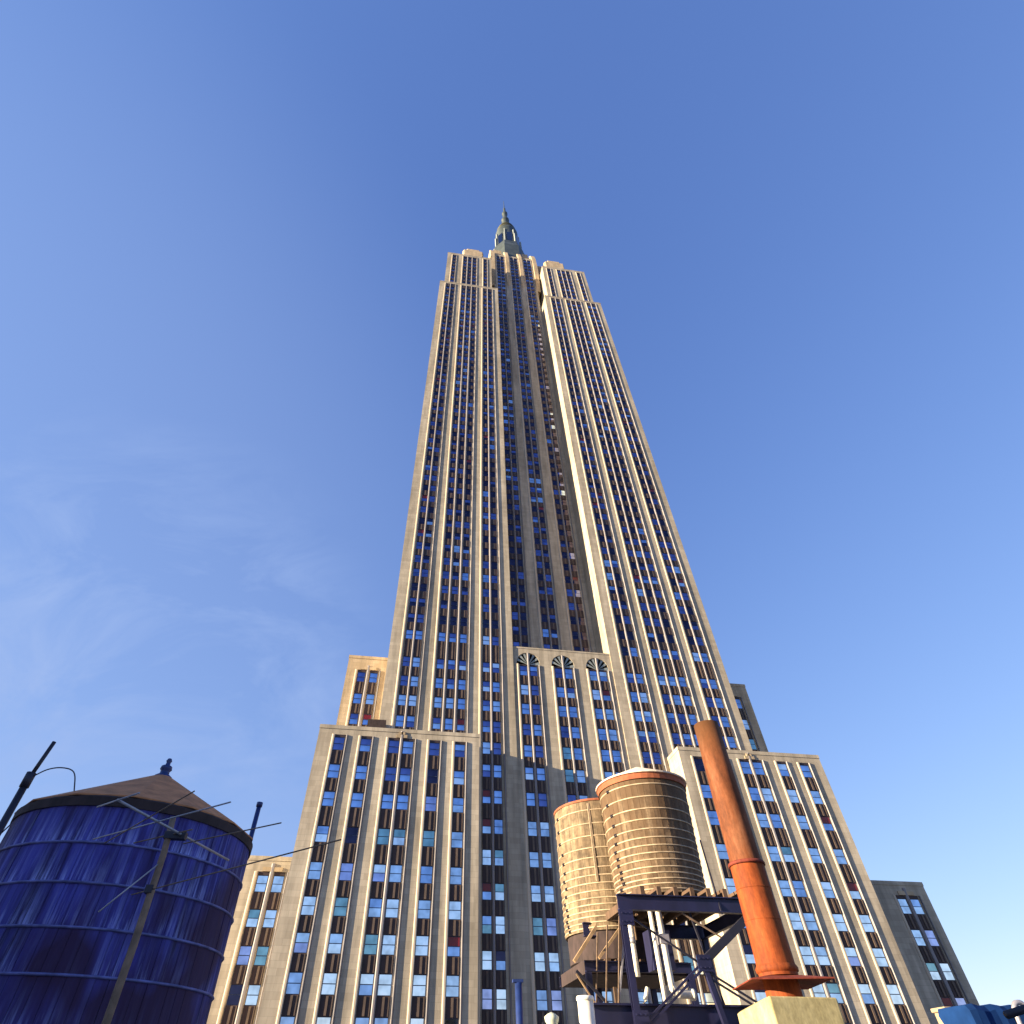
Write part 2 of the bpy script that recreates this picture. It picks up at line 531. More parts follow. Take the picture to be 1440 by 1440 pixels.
low = [10.8, 15.0, 19.15, 23.3, 27.9, 32.4, 37.0, 41.3, 45.3, 49.3, 53.4, 57.4, 61.6]
low = [10.8 - 4.15 * k for k in range(5, 0, -1)] + low
shaft_rows = low + [67.9 + 4.13 * k for k in range(43)]
ZT = 246.0
shaft_rows = sorted([r for r in shaft_rows if r < ZT - 2.2], reverse=True)
ZB = ZT - 1.6
LOW = -8.0
for sgn in (-1, 1):
    a, b = sorted((10.4 * sgn, 35.5 * sgn))
    bays = []
    for c, half in ((14.95, 2.42), (22.9, 3.62), (30.85, 2.42)):
        bays.append((c * sgn - half, c * sgn + half))
    mass('tower_wing', a, b, 100, 150, ZT, ZB, bays)
    bay(14.95 * sgn, (-.98, .98), 1.42, 2.42, 100, shaft_rows, LOW, ZB)
    bay(22.9 * sgn, (-2.22, 0, 2.22), 1.42, 3.62, 100, [r for r in shaft_rows if r > 44], 43, ZB)
    bay(30.85 * sgn, (-.98, .98), 1.42, 2.42, 100, [r for r in shaft_rows if r > 44], 43, ZB)
    # upper stage, set back
    zt2 = 285.5
    a, b = sorted((12.6 * sgn, 33.7 * sgn))
    rows2 = [t for t in (ZT + 3.6 + 4.1 * k for k in range(10)) if t < zt2 - 2][::-1]
    bb = []
    for c, half in ((15.6, 1.25), (22.9, 3.62), (30.4, 1.25)):
        bb.append((c * sgn - half, c * sgn + half))
    mass('upper_stage', a, b, 102, 148, zt2, zt2 - 1.8, bb, z0=ZT - 1)
    bay(15.6 * sgn, (0,), 1.5, 1.25, 102, rows2, ZT + 1.5, zt2 - 1.8)
    bay(22.9 * sgn, (-2.22, 0, 2.22), 1.42, 3.62, 102, rows2, ZT + 1.5, zt2 - 1.8)
    bay(30.4 * sgn, (0,), 1.5, 1.25, 102, rows2, ZT + 1.5, zt2 - 1.8)
    # blocks on the roof, rounded at the shoulders
    m = SB()
    a, b = sorted((15.8 * sgn, 26.5 * sgn))
    m.prism([(a + .8, 106), (b - .8, 106), (b, 107), (b, 140), (a, 140), (a, 107)], 284, 304)
    m.prism([(a + 2.4, 106.5), (b - 2.4, 106.5), (b - 1.5, 107.5), (b - 1.5, 139), (a + 1.5, 139), (a + 1.5, 107.5)], 304, 307)
    m.build('crown_block', LIME2)

# recessed centre of the shaft
rec_rows = [t for t in shaft_rows if t > 64] + [ZT + 1.0 + 4.13 * k for k in range(15)]
rec_rows = sorted(rec_rows, reverse=True)
RZ = 306.0
mass('recess_wall', -10.4, 10.4, 107.5, 150, RZ + 2, RZ, [(c - 2.4, c + 2.4) for c in (-7.0, 0, 7.0)], z0=60, lip=False)
for c in (-7.0, 0, 7.0):
    bay(c, (-1.0, 1.0), 1.45, 2.4, 107.5, rec_rows, 66, RZ)
# stone fins of the centre bays that curve back at the crown
for c, hw in ((-10.9, 1.0), (-3.5, .85), (3.5, .85), (10.9, 1.0)):
    m = SB()
    prof = [(107.6, 268), (107.0, 276), (106.6, 284), (106.6, 298), (107.2, 308), (108.6, 316), (111, 322), (114, 324), (119, 324.5), (119, 268)]
    n = len(prof)
    v = [(c - hw, y, z) for y, z in prof] + [(c + hw, y, z) for y, z in prof]
    f = [(i, (i + 1) % n, n + (i + 1) % n, n + i) for i in range(n)] + [tuple(range(n - 1, -1, -1)), tuple(range(n, 2 * n))]
    m.add(v, f)
    m.build('crown_fin', LIME2)
m = SB()
m.box(-15.4, 15.4, 110, 140, 286, 307); m.box(-12, 12, 111.5, 138, 308, 321); m.box(-9.5, 9.5, 112, 134, 321, 327)
m.build('crown_stage', LIME2)

# block with the three arched bays
AZ, AB, AY = 65.6, 61.9, 100.2
m = SB()
pts = [(-10.38, 107.4), (-10.38, AY)]
AC = (-7.25, 0.0, 7.25); AH = 2.4
for c in AC:
    pts += [(c - AH, AY), (c - AH, AY + ND), (c + AH, AY + ND), (c + AH, AY)]
pts += [(10.38, AY), (10.38, 107.4)]
m.prism(pts, BASE, AB, 0, caps=False)
m.box(-10.38, 10.38, AY + .22, 107.4, AB, AZ)
edges = [-10.38]
for c in AC:
    edges += [c - AH, c + AH]
edges.append(10.38)
for i in range(0, len(edges), 2):
    m.box(edges[i], edges[i + 1], AY, AY + .22, AB, AZ)
for c in AC:
    N = 14
    arc = [(c - AH * math.cos(math.pi * k / N), AB + 2.75 * math.sin(math.pi * k / N) ** .8) for k in range(N + 1)]
    for (x0, za), (x1, zb) in zip(arc, arc[1:]):
        m.quad((x0, AY, za), (x1, AY, zb), (x1, AY, AZ), (x0, AY, AZ))
        m.quad((x0, AY, za), (x1, AY, zb), (x1, AY + .22, zb), (x0, AY + .22, za))
    m.quad((c - AH, AY, AZ), (c + AH, AY, AZ), (c + AH, AY + .22, AZ), (c - AH, AY + .22, AZ))
m.box(-10.38, 10.38, AY - .06, AY + .5, AZ + .004, AZ + .35)
m.build('arched_block', LIME)
for c in AC:
    bay(c, (-1.04, 1.04), 1.5, AH, AY, [t for t in shaft_rows if t < 64], LOW, AB, top_m=AB + 2.7, mul_hw=.2)
    g = SB()
    N = 14
    for k in range(N):
        a0, a1 = math.pi * k / N, math.pi * (k + 1) / N
        am = (a0 + a1) / 2
        pr = .12 if k % 2 else .17
        o1, o2 = 2.36, 2.62
        tri = [(c, AB), (c - o1 * math.cos(a0), AB + o2 * math.sin(a0) ** .8), (c - o1 * math.cos(a1), AB + o2 * math.sin(a1) ** .8)]
        ya = AY + .2 - (.14 if k % 2 else 0.0)
        g.add([(x, ya, z) for x, z in tri], [(0, 1, 2)], k % 2)
        g.add([(tri[1][0], ya, tri[1][1]), (tri[0][0], AY + .2, tri[0][1]), (tri[2][0], ya, tri[2][1])], [(0, 1, 2)], 0)
    g.build('arch_grille', [GRILLE, GRILLF])

# lower blocks in front of the shaft
BZ = 44.2
blk_rows = [42.35, 37.9, 33.7, 28.75, 24.0, 19.8, 15.7, 11.55, 7.3, 3.1, -1.0, -5.2]
for sgn in (-1, 1):
    a, b = sorted((17.9 * sgn, 44.85 * sgn))
    spec = [(41.3, 1), (36.95, 1), (31.1, 2), (25.5, 1), (21.2, 1)]
    bays = []
    for c, nw in spec:
        half = 1.28 if nw == 1 else 2.55
        bays.append((c * sgn - half, c * sgn + half))
    mass('setback_block', a, b, 95, 108, BZ, 42.75, bays, z0=BASE)
    for c, nw in spec:
        if nw == 1:
            bay(c * sgn, (0,), 1.72, 1.28, 95, blk_rows, LOW, 42.75)
        else:
            bay(c * sgn, (-1.17, 1.17), 1.72, 2.55, 95, blk_rows, LOW, 42.75, top_m=43.9, mul_hw=.24)
            g = SB()
            g.prism([(c * sgn - .9, 94.86), (c * sgn + .9, 94.86), (c * sgn + .9, 95.02), (c * sgn - .9, 95.02)], 42.78, 43.3)
            g.prism([(c * sgn - .5, 94.83), (c * sgn + .5, 94.83), (c * sgn + .5, 95.02), (c * sgn - .5, 95.02)], 43.3, 43.75)
            g.build('bay_cap', LIME2)
    # wings behind, at the height of the arches
    a, b = sorted((34 * sgn, 43.85 * sgn))
    mid_rows = [61.7, 56.95, 52.7, 48.4, 44.3]
    mass('rear_wing', a, b, 107.4, 145, 65.3, 62.2, [(39.5 * sgn - 2.6, 39.5 * sgn + 2.6)], LIME2, z0=20)
    bay(39.5 * sgn, (-1.25, 1.25), 1.55, 2.6, 107.4, mid_rows, 43, 62.2, top_m=63.2, mul_hw=.26)
    g = SB()
    g.prism([(39.5 * sgn - 1.6, 107.25), (39.5 * sgn + 1.6, 107.25), (39.5 * sgn + 1.6, 107.42), (39.5 * sgn - 1.6, 107.42)], 62.23, 62.9)
    g.build('bay_cap', LIME2)
    # outer wings, lower still
    a, b = sorted((38 * sgn, 62.6 * sgn))
    OB = (48.9, 57.1) if sgn < 0 else (50.2, 58.5)
    low_rows = [24.4, 20.0, 15.6, 11.3, 7.0, 2.8, -1.4, -5.6]
    mass('outer_wing', a, b, 105, 140, 26.9, 24.9, [(c * sgn - 2.6, c * sgn + 2.6) for c in OB], LIME, z0=BASE)
    for c in OB:
        bay(c * sgn, (-1.2, 1.2), 1.6, 2.6, 105, low_rows, LOW, 24.9, top_m=26.0, mul_hw=.3)
        g = SB()
        g.prism([(c * sgn - 1.5, 104.85), (c * sgn + 1.5, 104.85), (c * sgn + 1.5, 105.02), (c * sgn - 1.5, 105.02)], 24.93, 25.5)
        g.build('bay_cap', LIME2)
m = SB(); m.box(-70, 70, 92, 150, BASE, -26); m.build('podium', LIME)
m = SB(); m.box(-37.4, -34.2, 98.4, 99.9, BZ + .13, BZ + 3.2); m.build('roof_hatch', DARKW)

# mast
mc, my = .5, 120.0
mm = SB()
mm.lathe([(10.5, 300), (10.5, 335), (9.4, 340), (9.0, 345)], 8, mc, my, 0, False, math.pi / 8)
mm.lathe([(7.5, 344), (7.2, 360), (6.6, 374), (6.9, 375), (6.9, 376.5), (6.2, 377)], 32, mc, my, 0)
mast = mm.build('mast', MASTM)
m = SB()
for k in range(8):
    a = 2 * math.pi * k / 8 + math.pi / 8
    c, s_ = math.cos(a), math.sin(a)
    p = lambda r, t: (mc + r * c - t * s_, my + r * s_ + t * c)
    m.prism([p(6.5, -.5), p(8.5, -.4), p(8.5, .4), p(6.5, .5)], 343, 360)
    m.prism([p(6.0, -.4), p(7.6, -.3), p(7.6, .3), p(6.0, .4)], 360, 369)
m.build('mast_buttress', GRILLF, mast)
m = SB()
for k in range(8):
    a = 2 * math.pi * k / 8
    c, s_ = math.cos(a), math.sin(a)
    p = lambda r, t: (mc + r * c - t * s_, my + r * s_ + t * c)
    m.prism([p(6.6, -1.5), p(7.5, -1.5), p(7.5, 1.5), p(6.6, 1.5)], 348, 362)
m.build('mast_window', PANES[5], mast)
m = SB()
m.lathe([(6.4, 376.5), (6.2, 380), (5.6, 384), (4.6, 388.5), (3.5, 392), (2.9, 393), (2.9, 394.5), (2.3, 395)], 32, mc, my, 0)
for z, r in ((378.5, 6.3), (382, 5.95), (385.5, 5.3), (389, 4.4)):
    m.lathe([(r - .2, z), (r + .15, z), (r + .15, z + .7), (r - .2, z + .7)], 32, mc, my, 0)
m.build('dome', DOMEM, mast)
m = SB()
m.lathe([(2.2, 394.8), (2.0, 404), (2.6, 405), (2.6, 407), (1.5, 408), (1.4, 418), (1.9, 419), (1.9, 421), (.9, 422), (.8, 432), (.35, 433), (.12, 450)], 16, mc, my, 0)
m.build('antenna_spire', MASTM, mast)


# windows and spandrels: the hundred that show largest as parts, the rest in one mesh each
def shows(u, y, z):
    p = world_to_camera_view(sc, co, Vector(((u + CX) * K, y * K, z * K + CAMZ)))
    px, py = p.x * 1440, (1 - p.y) * 1440
    if not (5 < px < 1435 and 5 < py < 1428):
        return False
    for x0, x1, q0, q1 in ((0, 352, 1120, 1440), (782, 995, 1100, 1430), (1000, 1110, 1020, 1440), (1045, 1200, 1365, 1440)):
        if x0 < px < x1 and q0 < py < q1:
            return False
    if y > 104 and (u > 0 or u > -46):
        return abs(u) > 46 or z > 45
    if y > 99 and abs(u) > 17.5 and z < 46:
        return False
    return True


def rank(u, y, z):
    return (Vector(((u + CX), y, z)).length if shows(u, y, z) else 1e6)


def pick_pane(z, u=0.0):  # pane tints by height and noise paint in sky reflections, darker higher up
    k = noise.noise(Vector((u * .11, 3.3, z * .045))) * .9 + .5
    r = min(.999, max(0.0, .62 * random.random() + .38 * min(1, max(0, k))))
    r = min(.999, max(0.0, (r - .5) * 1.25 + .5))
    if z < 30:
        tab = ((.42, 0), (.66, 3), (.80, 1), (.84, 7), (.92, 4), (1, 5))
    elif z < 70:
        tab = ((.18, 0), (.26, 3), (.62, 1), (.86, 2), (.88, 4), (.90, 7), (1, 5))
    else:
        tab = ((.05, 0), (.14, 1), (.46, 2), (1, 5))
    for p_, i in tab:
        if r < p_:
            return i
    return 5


def pane_pair(u, y, z):
    a = pick_pane(z, u)
    b = a if random.random() < .6 else pick_pane(z, u)
    if random.random() < .022 or (abs(u + 15.93) < .1 and z < 40 and random.random() < .5):
        a = 6
    return a, b


WIN.sort(key=lambda q: rank(q[0], q[1], q[2]))
SPA.sort(key=lambda q: rank(q[0], q[1], (q[2] + q[3]) / 2))
mesh_cache = {}


def share(key, maker):
    if key not in mesh_cache:
        mesh_cache[key] = maker()
    return mesh_cache[key]


def local_mesh(build):
    m = MB(); build(m)
    o = m.build('tmp', [None]); me = o.data
    bpy.data.objects.remove(o)
    me.materials.clear()
    return me


def frame_mesh(wd, ht):
    def b(m):
        t = .075 * K; W = wd * K / 2; H = ht * K
        y0, y1 = .05 * K, .155 * K
        m.box(-W, -W + t, y0, y1, -H, 0); m.box(W - t, W, y0, y1, -H, 0)
        m.box(-W + t, W - t, y0, y1, -t, 0); m.box(-W + t, W - t, y0, y1, -H, -H + t)
        m.box(-W + t, W - t, y0 + .012, y1, -H / 2 - t * .55, -H / 2 + t * .55)
    me = local_mesh(b); me.materials.append(FRAME); me.name = 'window'
    return me


def pane_mesh(wd, ht, mat):
    def b(m):
        t = .075 * K; W = wd * K / 2 - t; H = ht * K / 2 - t * 1.5
        m.box(-W, W, .115 * K, .15 * K, -H, 0)
    me = local_mesh(b); me.materials.append(mat); me.name = 'pane'
    return me


wst = SB()
for i, (u, y, t, h, wd) in enumerate(WIN):
    pa, pb = pane_pair(u, y, t)
    if i < 100:
        o = bpy.data.objects.new('window', share(('f', wd, h), lambda: frame_mesh(wd, h)))
        col.objects.link(o); o.parent = sk
        o.location = (u * K, (y - 100) * K, t * K + CAMZ)
        for k, pm in enumerate((pa, pb)):
            p = bpy.data.objects.new('pane', share(('p', wd, h, pm), lambda: pane_mesh(wd, h, PANES[pm])))
            col.objects.link(p); p.parent = o
            p.location = (0, 0, -.075 * K if k == 0 else -h * K / 2 - .04 * K)
    else:
        W = wd / 2; f_ = .07
        yq = y + .14
        wst.quad((u - W, yq, t - h), (u + W, yq, t - h), (u + W, yq, t), (u - W, yq, t), len(PANES))
        tl = [random.uniform(-.012, .012) for _ in range(2)]
        zm = t - h / 2
        wst.quad((u - W + f_, yq - .03 + tl[0], zm + .05), (u + W - f_, yq - .03, zm + .05), (u + W - f_, yq - .03, t - f_), (u - W + f_, yq - .03 + tl[0], t - f_), pa)
        wst.quad((u - W + f_, yq - .03 + tl[1], t - h + f_), (u + W - f_, yq - .03, t - h + f_), (u + W - f_, yq - .03, zm - .05), (u - W + f_, yq - .03 + tl[1], zm - .05), pb)
tag(wst.build('window_array', PANES + [FRAME]), kind='stuff')


def spandrel(m, u, y, z0, z1, wd):
    W = wd / 2
    m.box(u - W, u + W, y + .02, y + .15, z0, z1, 0)
    if z1 - z0 > .5:
        near = z1 < 66                # upper ridges are shaped flatter so mullion shadow keeps them dark
        pr = .085 if near else .005
        m.box(u - .13, u + .17, y - pr, y + .02, z0 + .08, z1 - .08, 1)
        if near:
            m.box(u - W + .1, u - W + .2, y - .02, y + .02, z0 + .05, z1 - .05, 0)
            m.box(u + W - .24, u + W - .1, y - .05, y + .02, z0 + .05, z1 - .05, 1)


sst = SB()
for i, (u, y, z0, z1, wd) in enumerate(SPA):
    if z1 - z0 < .02:
        continue
    if i < 100:
        m = SB(); spandrel(m, u, y, z0, z1, wd); m.build('spandrel_panel', [SPAND, SPANR])
    else:
        spandrel(sst, u, y, z0, z1, wd)
tag(sst.build('spandrel_array', [SPAND, SPANR]), kind='stuff')

# ------------------------------------------------------------------ the roofs the tanks stand on
Z0 = CAMZ - 1.6
t = thing('brick_building', 'brown brick building whose flat roof carries the water tanks and chimney', 'building', (3, 12, 0))
m = MB(); m.box(-21, 22, -24, 24, 0, Z0 - .5); m.build('wall', BRICK, t)
m = MB(); m.box(-20.99, 21.99, -23.99, 23.99, Z0 - .5, Z0); m.build('roof', ROOF, t)
t = thing('brick_building', 'unseen brown brick building added to shade the dark blue water tank', 'building', (-33, -1.5, 0))  # outside the view, added to block the sun from the blue tank
m = MB(); m.box(-9, 9, -15, 13, 0, CAMZ + 9.0); m.build('wall', BRICK, t)
m = MB(); m.box(-9.1, 9.1, -15.1, 13.1, CAMZ + 9.0, CAMZ + 9.4); m.build('roof', ROOF, t)


# ------------------------------------------------------------------ water tanks
def staves(m, r0, r1, z0, z1, n, mi=0, gap=.014):
    """tapering barrel of flat staves with narrow joints; r0 at z0"""
    for k in range(n):
        a0 = 2 * math.pi * k / n; a1 = 2 * math.pi * (k + 1) / n
        g = (a1 - a0) * gap
        j = random.uniform(-.006, .006)
        q = lambda a, r, z: (r * math.cos(a), r * math.sin(a), z)
        A, B = a0 + g, a1 - g
        m.add([q(A, r0 + j, z0), q(B, r0 + j, z0), q(B, r1 + j, z1), q(A, r1 + j, z1),
               q(A, r0 - .06, z0), q(B, r0 - .06, z0), q(B, r1 - .06, z1), q(A, r1 - .06, z1)],
              [(0, 1, 2, 3), (0, 3, 7, 4), (1, 5, 6, 2)], mi)
    m.lathe([(r0 - .03, z0), (r1 - .03, z1)], n, 0, 0, mi, False)
    m.add([(r0 * .98 * math.cos(2 * math.pi * k / 40), r0 * .98 * math.sin(2 * math.pi * k / 40), z0 + .02) for k in range(40)], [tuple(range(40))], mi)


def hoop(name, r, z, th, mat, parent, lug_at=None):
    m = MB()
    m.lathe([(r - .02, z - th), (r + .015, z - th), (r + .028, z), (r + .015, z + th), (r - .02, z + th)], 56, 0, 0, 0)
    if lug_at is not None:
        c, s_ = math.cos(lug_at), math.sin(lug_at)
        for d in (-.05, .05):
            m.bar(((r + .03) * c + d * s_, (r + .03) * s_ - d * c, z - .05), ((r + .03) * c + d * s_, (r + .03) * s_ - d * c, z + .06), .05, .06, 1)
    return m.build(name, [mat, DARK], parent)


# front tank
cB = (11.35, 27.0, CAMZ + 5.8)
tb = thing('water_tank', 'wooden water tank with pale conical roof, front one beside the chimney', 'water tank', cB, 'wooden water tanks on the steel stands')
HB = 4.6
rB = lambda z: 1.86 + (2.0 - 1.86) * z / HB
m = MB(); staves(m, rB(0), rB(HB), 0, HB, 46); m.build('barrel', WOOD_L, tb)
for z in (.12, .3, .48, .68, .9, 1.14, 1.4, 1.68, 1.98, 2.3, 2.66, 3.08, 3.6, 4.1):
    hoop('hoop', rB(z), z + random.uniform(-.015, .015), .025, HOOP, tb, R(196) + random.uniform(-.07, .07))
m = MB(); m.lathe([(2.0, HB - .26), (2.05, HB - .26), (2.06, HB), (2.0, HB)], 46, 0, 0, 0, False); m.build('rim_band', RIM, tb)
m = MB(); m.lathe([(2.0, HB - .02), (2.13, HB - .01), (2.13, HB + .05), (.5, HB + .80), (.12, HB + .98), (0, HB + 1.0)], 40, 0, 0, 0, False); m.build('roof', ROOFW, tb)
# rear tank
cA = (10.3, 31.0, CAMZ + 5.2)
ta = thing('water_tank', 'bleached wooden water tank partly hidden behind the front tank, standing lower', 'water tank', cA, 'wooden water tanks on the steel stands')
HA = 5.35
rA = lambda z: 2.13 + .05 * z / HA
m = MB(); staves(m, rA(0), rA(HA), 0, HA, 46); m.build('barrel', WOOD_P, ta)
for z in (.1, .3, .5, .72, .95, 1.2, 1.46, 1.75, 2.06, 2.4, 2.78, 3.2, 3.7, 4.25, 4.85):
    hoop('hoop', rA(z), z + random.uniform(-.015, .015), .025, HOOP, ta, R(190) + random.uniform(-.07, .07))
m = MB(); m.lathe([(2.1, HA - .08), (2.22, HA - .08), (2.22, HA + .02), (1.2, HA + .28), (0, HA + .42)], 40, 0, 0, 0, False); m.build('roof', RIM, ta)
m = MB(); a = R(278)
m.tube([(2.27 * math.cos(a), 2.27 * math.sin(a), z) for z in (-.4, 2, HA - .5)] + [(2.27 * math.cos(a) + .25, 2.27 * math.sin(a), HA - .4)], .045, 8); m.build('overflow_pipe', RUSTROD, ta)
for k in range(1):
    m = MB(); a = R(243)
    m.bar((2.2 * math.cos(a), 2.2 * math.sin(a), 1.8), (2.2 * math.cos(a), 2.2 * math.sin(a), HA - .2), .11, .05); m.build('batten', HOOP, ta)
# left, dark blue tank
cL = (-4.17, 11.0, CAMZ - .54)
tl = thing('water_tank', 'dark blue water tank, shade put into its wood colour, with brown conical roof and lime streaks', 'water tank', cL)
HL = 3.6
rL = lambda z: 1.80 - .04 * z / HL
m = MB(); staves(m, rL(0), rL(HL), 0, HL, 72, 0, .015); m.build('barrel', WOOD_B, tl)
for k in range(8):
    z = .18 + .47 * k
    if z < HL - .15:
        hoop('hoop', rL(z), z + random.uniform(-.01, .01), .015, HOOPB, tl)
m = MB(); m.lathe([(1.74, HL - .14), (1.785, HL - .14), (1.79, HL - .02), (1.74, HL + .02)], 72, 0, 0, 0, False); m.build('rim_band', DARKW, tl)  # dark band also paints in the shadow under the eave
m = MB(); m.lathe([(1.72, HL), (1.80, HL + .0), (1.80, HL + .02), (.13, HL + .93), (0, HL + .95)], 14, 0, 0, 0, False); m.build('roof', SHING, tl)
m = MB(); m.lathe([(r_, HL + z_ - .09) for r_, z_ in ((.16, .96), (.15, 1.02), (.08, 1.07), (.075, 1.12), (.10, 1.15), (.09, 1.2), (.04, 1.23), (.035, 1.27), (.05, 1.30), (.03, 1.34), (0, 1.35))], 14, 0, 0, 0)
m.build('finial', BLUEP, tl)
ts = thing('tank_stand', 'low dark steel stand beneath the dark blue water tank', 'stand', (cL[0], cL[1], Z0))
for x in (-1.2, 1.2):
    for y in (-1.2, 1.2):
        m = MB(); m.box(x - .09, x + .09, y - .09, y + .09, 0, .78); m.build('leg', DARK, ts)
m = MB()
for x in (-1.2, 1.2):
    m.box(x - .1, x + .1, -1.9, 1.9, .78, .92)
for k in range(9):
    y = -1.6 + .4 * k
    m.box(-1.8, 1.8, y - .07, y + .07, .92, 1.05)
m.build('deck', WOODD, ts)


# ------------------------------------------------------------------ steel stands of the two tanks
def stand(name, label, x0, x1, y0, y1, zt, hb, deck, sag):
    """posts from the roof to zt, beams of height hb on top, a timber deck and braces; z above eye level"""
    t = thing(name, label, 'stand', ((x0 + x1) / 2, (y0 + y1) / 2, Z0), 'steel stands under the wooden water tanks')
    ox, oy = (x0 + x1) / 2, (y0 + y1) / 2
    P = lambda x, y, z: (x - ox, y - oy, z + 1.6)
    for x in (x0, x1):
        for y in (y0, y1):
            m = MB()
            xx = x + 1.7 if (x == x0 and y == y1) else x      # the rear left post stands further in
            a, b = P(xx, y, -1.6), P(xx, y, zt - hb)
            m.box(a[0] - .11, a[0] + .11, a[1] - .11, a[1] - .085, 0, b[2]); m.box(a[0] - .11, a[0] + .11, a[1] + .085, a[1] + .11, 0, b[2])
            m.box(a[0] - .02, a[0] + .02, a[1] - .085, a[1] + .085, 0, b[2])
            m.build('post', NAVY, t)
    for y in (y0, y1):
        m = MB(); m.ibeam(P(x0 - .12, y, zt - hb / 2), P(x1 + .12, y, zt - hb / 2), .24, hb); m.build('beam', NAVY, t)
    for x in ((x0 + .02, x1 - .02) if sag else (x1 - .02,)):
        m = MB(); m.ibeam(P(x, y0 + .13, zt - hb / 2 - .02), P(x, y1 - .13, zt - hb / 2 - .02), .2, hb * .85); m.build('beam', NAVY, t)
    m = MB()
    n = 7
    for k in range(n):
        x = x0 + .9 + (x1 - x0 - 1.4) * k / (n - 1)
        c = P(x, 0, 0)[0]
        m.box(c - .08, c + .08, P(0, y0 - .12, 0)[1], P(0, y1 + .12, 0)[1], zt + 1.6, zt + 1.6 + deck)
    m.build('deck', WOODD, t)
    return t, P


t, P = stand('tank_stand', 'navy steel stand with cross braces under the front wooden water tank', 8.65, 14.05, 24.5, 29.5, 5.5, .5, .28, 0)
m = MB(); m.ibeam(P(6.9, 24.85, 1.92), P(13.2, 24.85, 1.92), .3, .86); m.build('girder', NAVY, t)
m = MB(); m.bar(P(13.75, 24.45, 5.0), P(11.35, 24.45, 3.45), .2, .26); m.build('brace', DARK, t)
for d in (0, .16):
    m = MB(); m.bar(P(11.4, 24.45, 3.5 - d), P(8.75, 24.45, 1.75 - d), .07, .07); m.build('brace', NAVY, t)
    m = MB(); m.bar(P(11.3, 24.43, 3.3 - d), P(14.0, 24.43, 1.9 - d), .06, .06); m.build('brace', DARK, t)
m = MB(); m.bar(P(8.75, 24.52, 4.9), P(11.4, 24.52, 3.4), .06, .06); m.build('brace', DARK, t)
m = MB(); m.bar(P(11.0, 24.5, 4.95), P(12.6, 24.5, 4.1), .045, .045); m.build('brace', RUSTROD, t)
m = MB(); m.bar(P(11.75, 25.6, 5.5), P(11.95, 24.7, 2.3), .07, .07); m.build('brace', DARK, t)
m = MB(); m.bar(P(11.35, 24.45, 3.6), P(11.75, 24.45, 1.6), .16, .16); m.build('brace', NAVY, t)
m = MB(); m.bar(P(12.55, 24.4, 4.95), P(12.75, 25.1, 7.7), .05, .05); m.build('guy_rod', DARK, t)
for y in (26.0, 27.6, 29.0):
    m = MB(); m.bar(P(8.7, y - 1, 4.9), P(8.7, y + .6, 2.2), .05, .05); m.build('brace', RUSTROD, t)
m = MB(); m.box(P(10.6, 0, 0)[0], P(11.5, 0, 0)[0], P(0, 27.2, 0)[1], P(0, 27.9, 0)[1], P(0, 0, 3.6)[2], P(0, 0, 4.9)[2]); m.build('valve_box', NAVY, t)

for x, z in ((11.4, 3.45), (8.75, 4.75), (8.75, 1.9), (13.75, 4.85)):
    m = MB(); c = P(x, 24.36, z)
    m.prism([(c[0] - .26, c[1] - .012), (c[0] + .26, c[1] - .012), (c[0] + .26, c[1] + .012), (c[0] - .26, c[1] + .012)], c[2] - .24, c[2] + .24)
    for bx_ in (-.16, 0, .16):
        for bz_ in (-.13, .13):
            m.box(c[0] + bx_ - .025, c[0] + bx_ + .025, c[1] - .04, c[1] - .01, c[2] + bz_ - .025, c[2] + bz_ + .025)
    m.build('gusset', NAVY, t)

t, P = stand('tank_stand', 'brown timber and steel stand under the rear wooden water tank', 8.35, 12.7, 28.75, 33.2, 4.05, .35, .1, 0)
m = MB()
c = P(10.3, 31.0, 0)
m.lathe([(1.9, 4.16 + 1.6), (2.02, 4.2 + 1.6), (2.04, 5.19 + 1.6)], 40, c[0], c[1], 0, False)
m.build('shade_skirt', DARKW, t)  # dark skirt added to stand for the shaded open space below the tank
m = MB(); m.bar(P(7.75, 28.6, 4.0), P(8.85, 28.6, 5.2), .2, .12); m.build('strut', WOODT, t)
m = MB(); m.bar(P(8.75, 28.4, 4.1), P(9.9, 28.4, 5.2), .14, .1); m.build('strut', WOODT, t)
m = MB(); m.box(P(8.25, 0, 0)[0], P(12.8, 0, 0)[0], P(0, 28.9, 0)[1], P(0, 33.0, 0)[1], P(0, 0, 3.65)[2], P(0, 0, 4.1)[2]); m.build('sub_deck', DARKW, t)
m = MB(); m.bar(P(9.3, 28.5, 2.4), P(10.05, 28.5, 5.0), .07, .07); m.build('brace', ALU, t)
m = MB(); m.bar(P(7.8, 28.6, 3.7), P(9.3, 28.6, 2.4), .1, .1); m.build('brace', DARK, t)
m = MB(); m.bar(P(7.8, 28.62, 3.6), P(8.6, 28.62, 2.5), .05, .05); m.build('brace', WOODT, t)
m = MB(); m.bar(P(9.3, 28.5, 3.2), P(9.3, 28.5, 1.2), .12, .12); m.build('brace', WOODD, t)

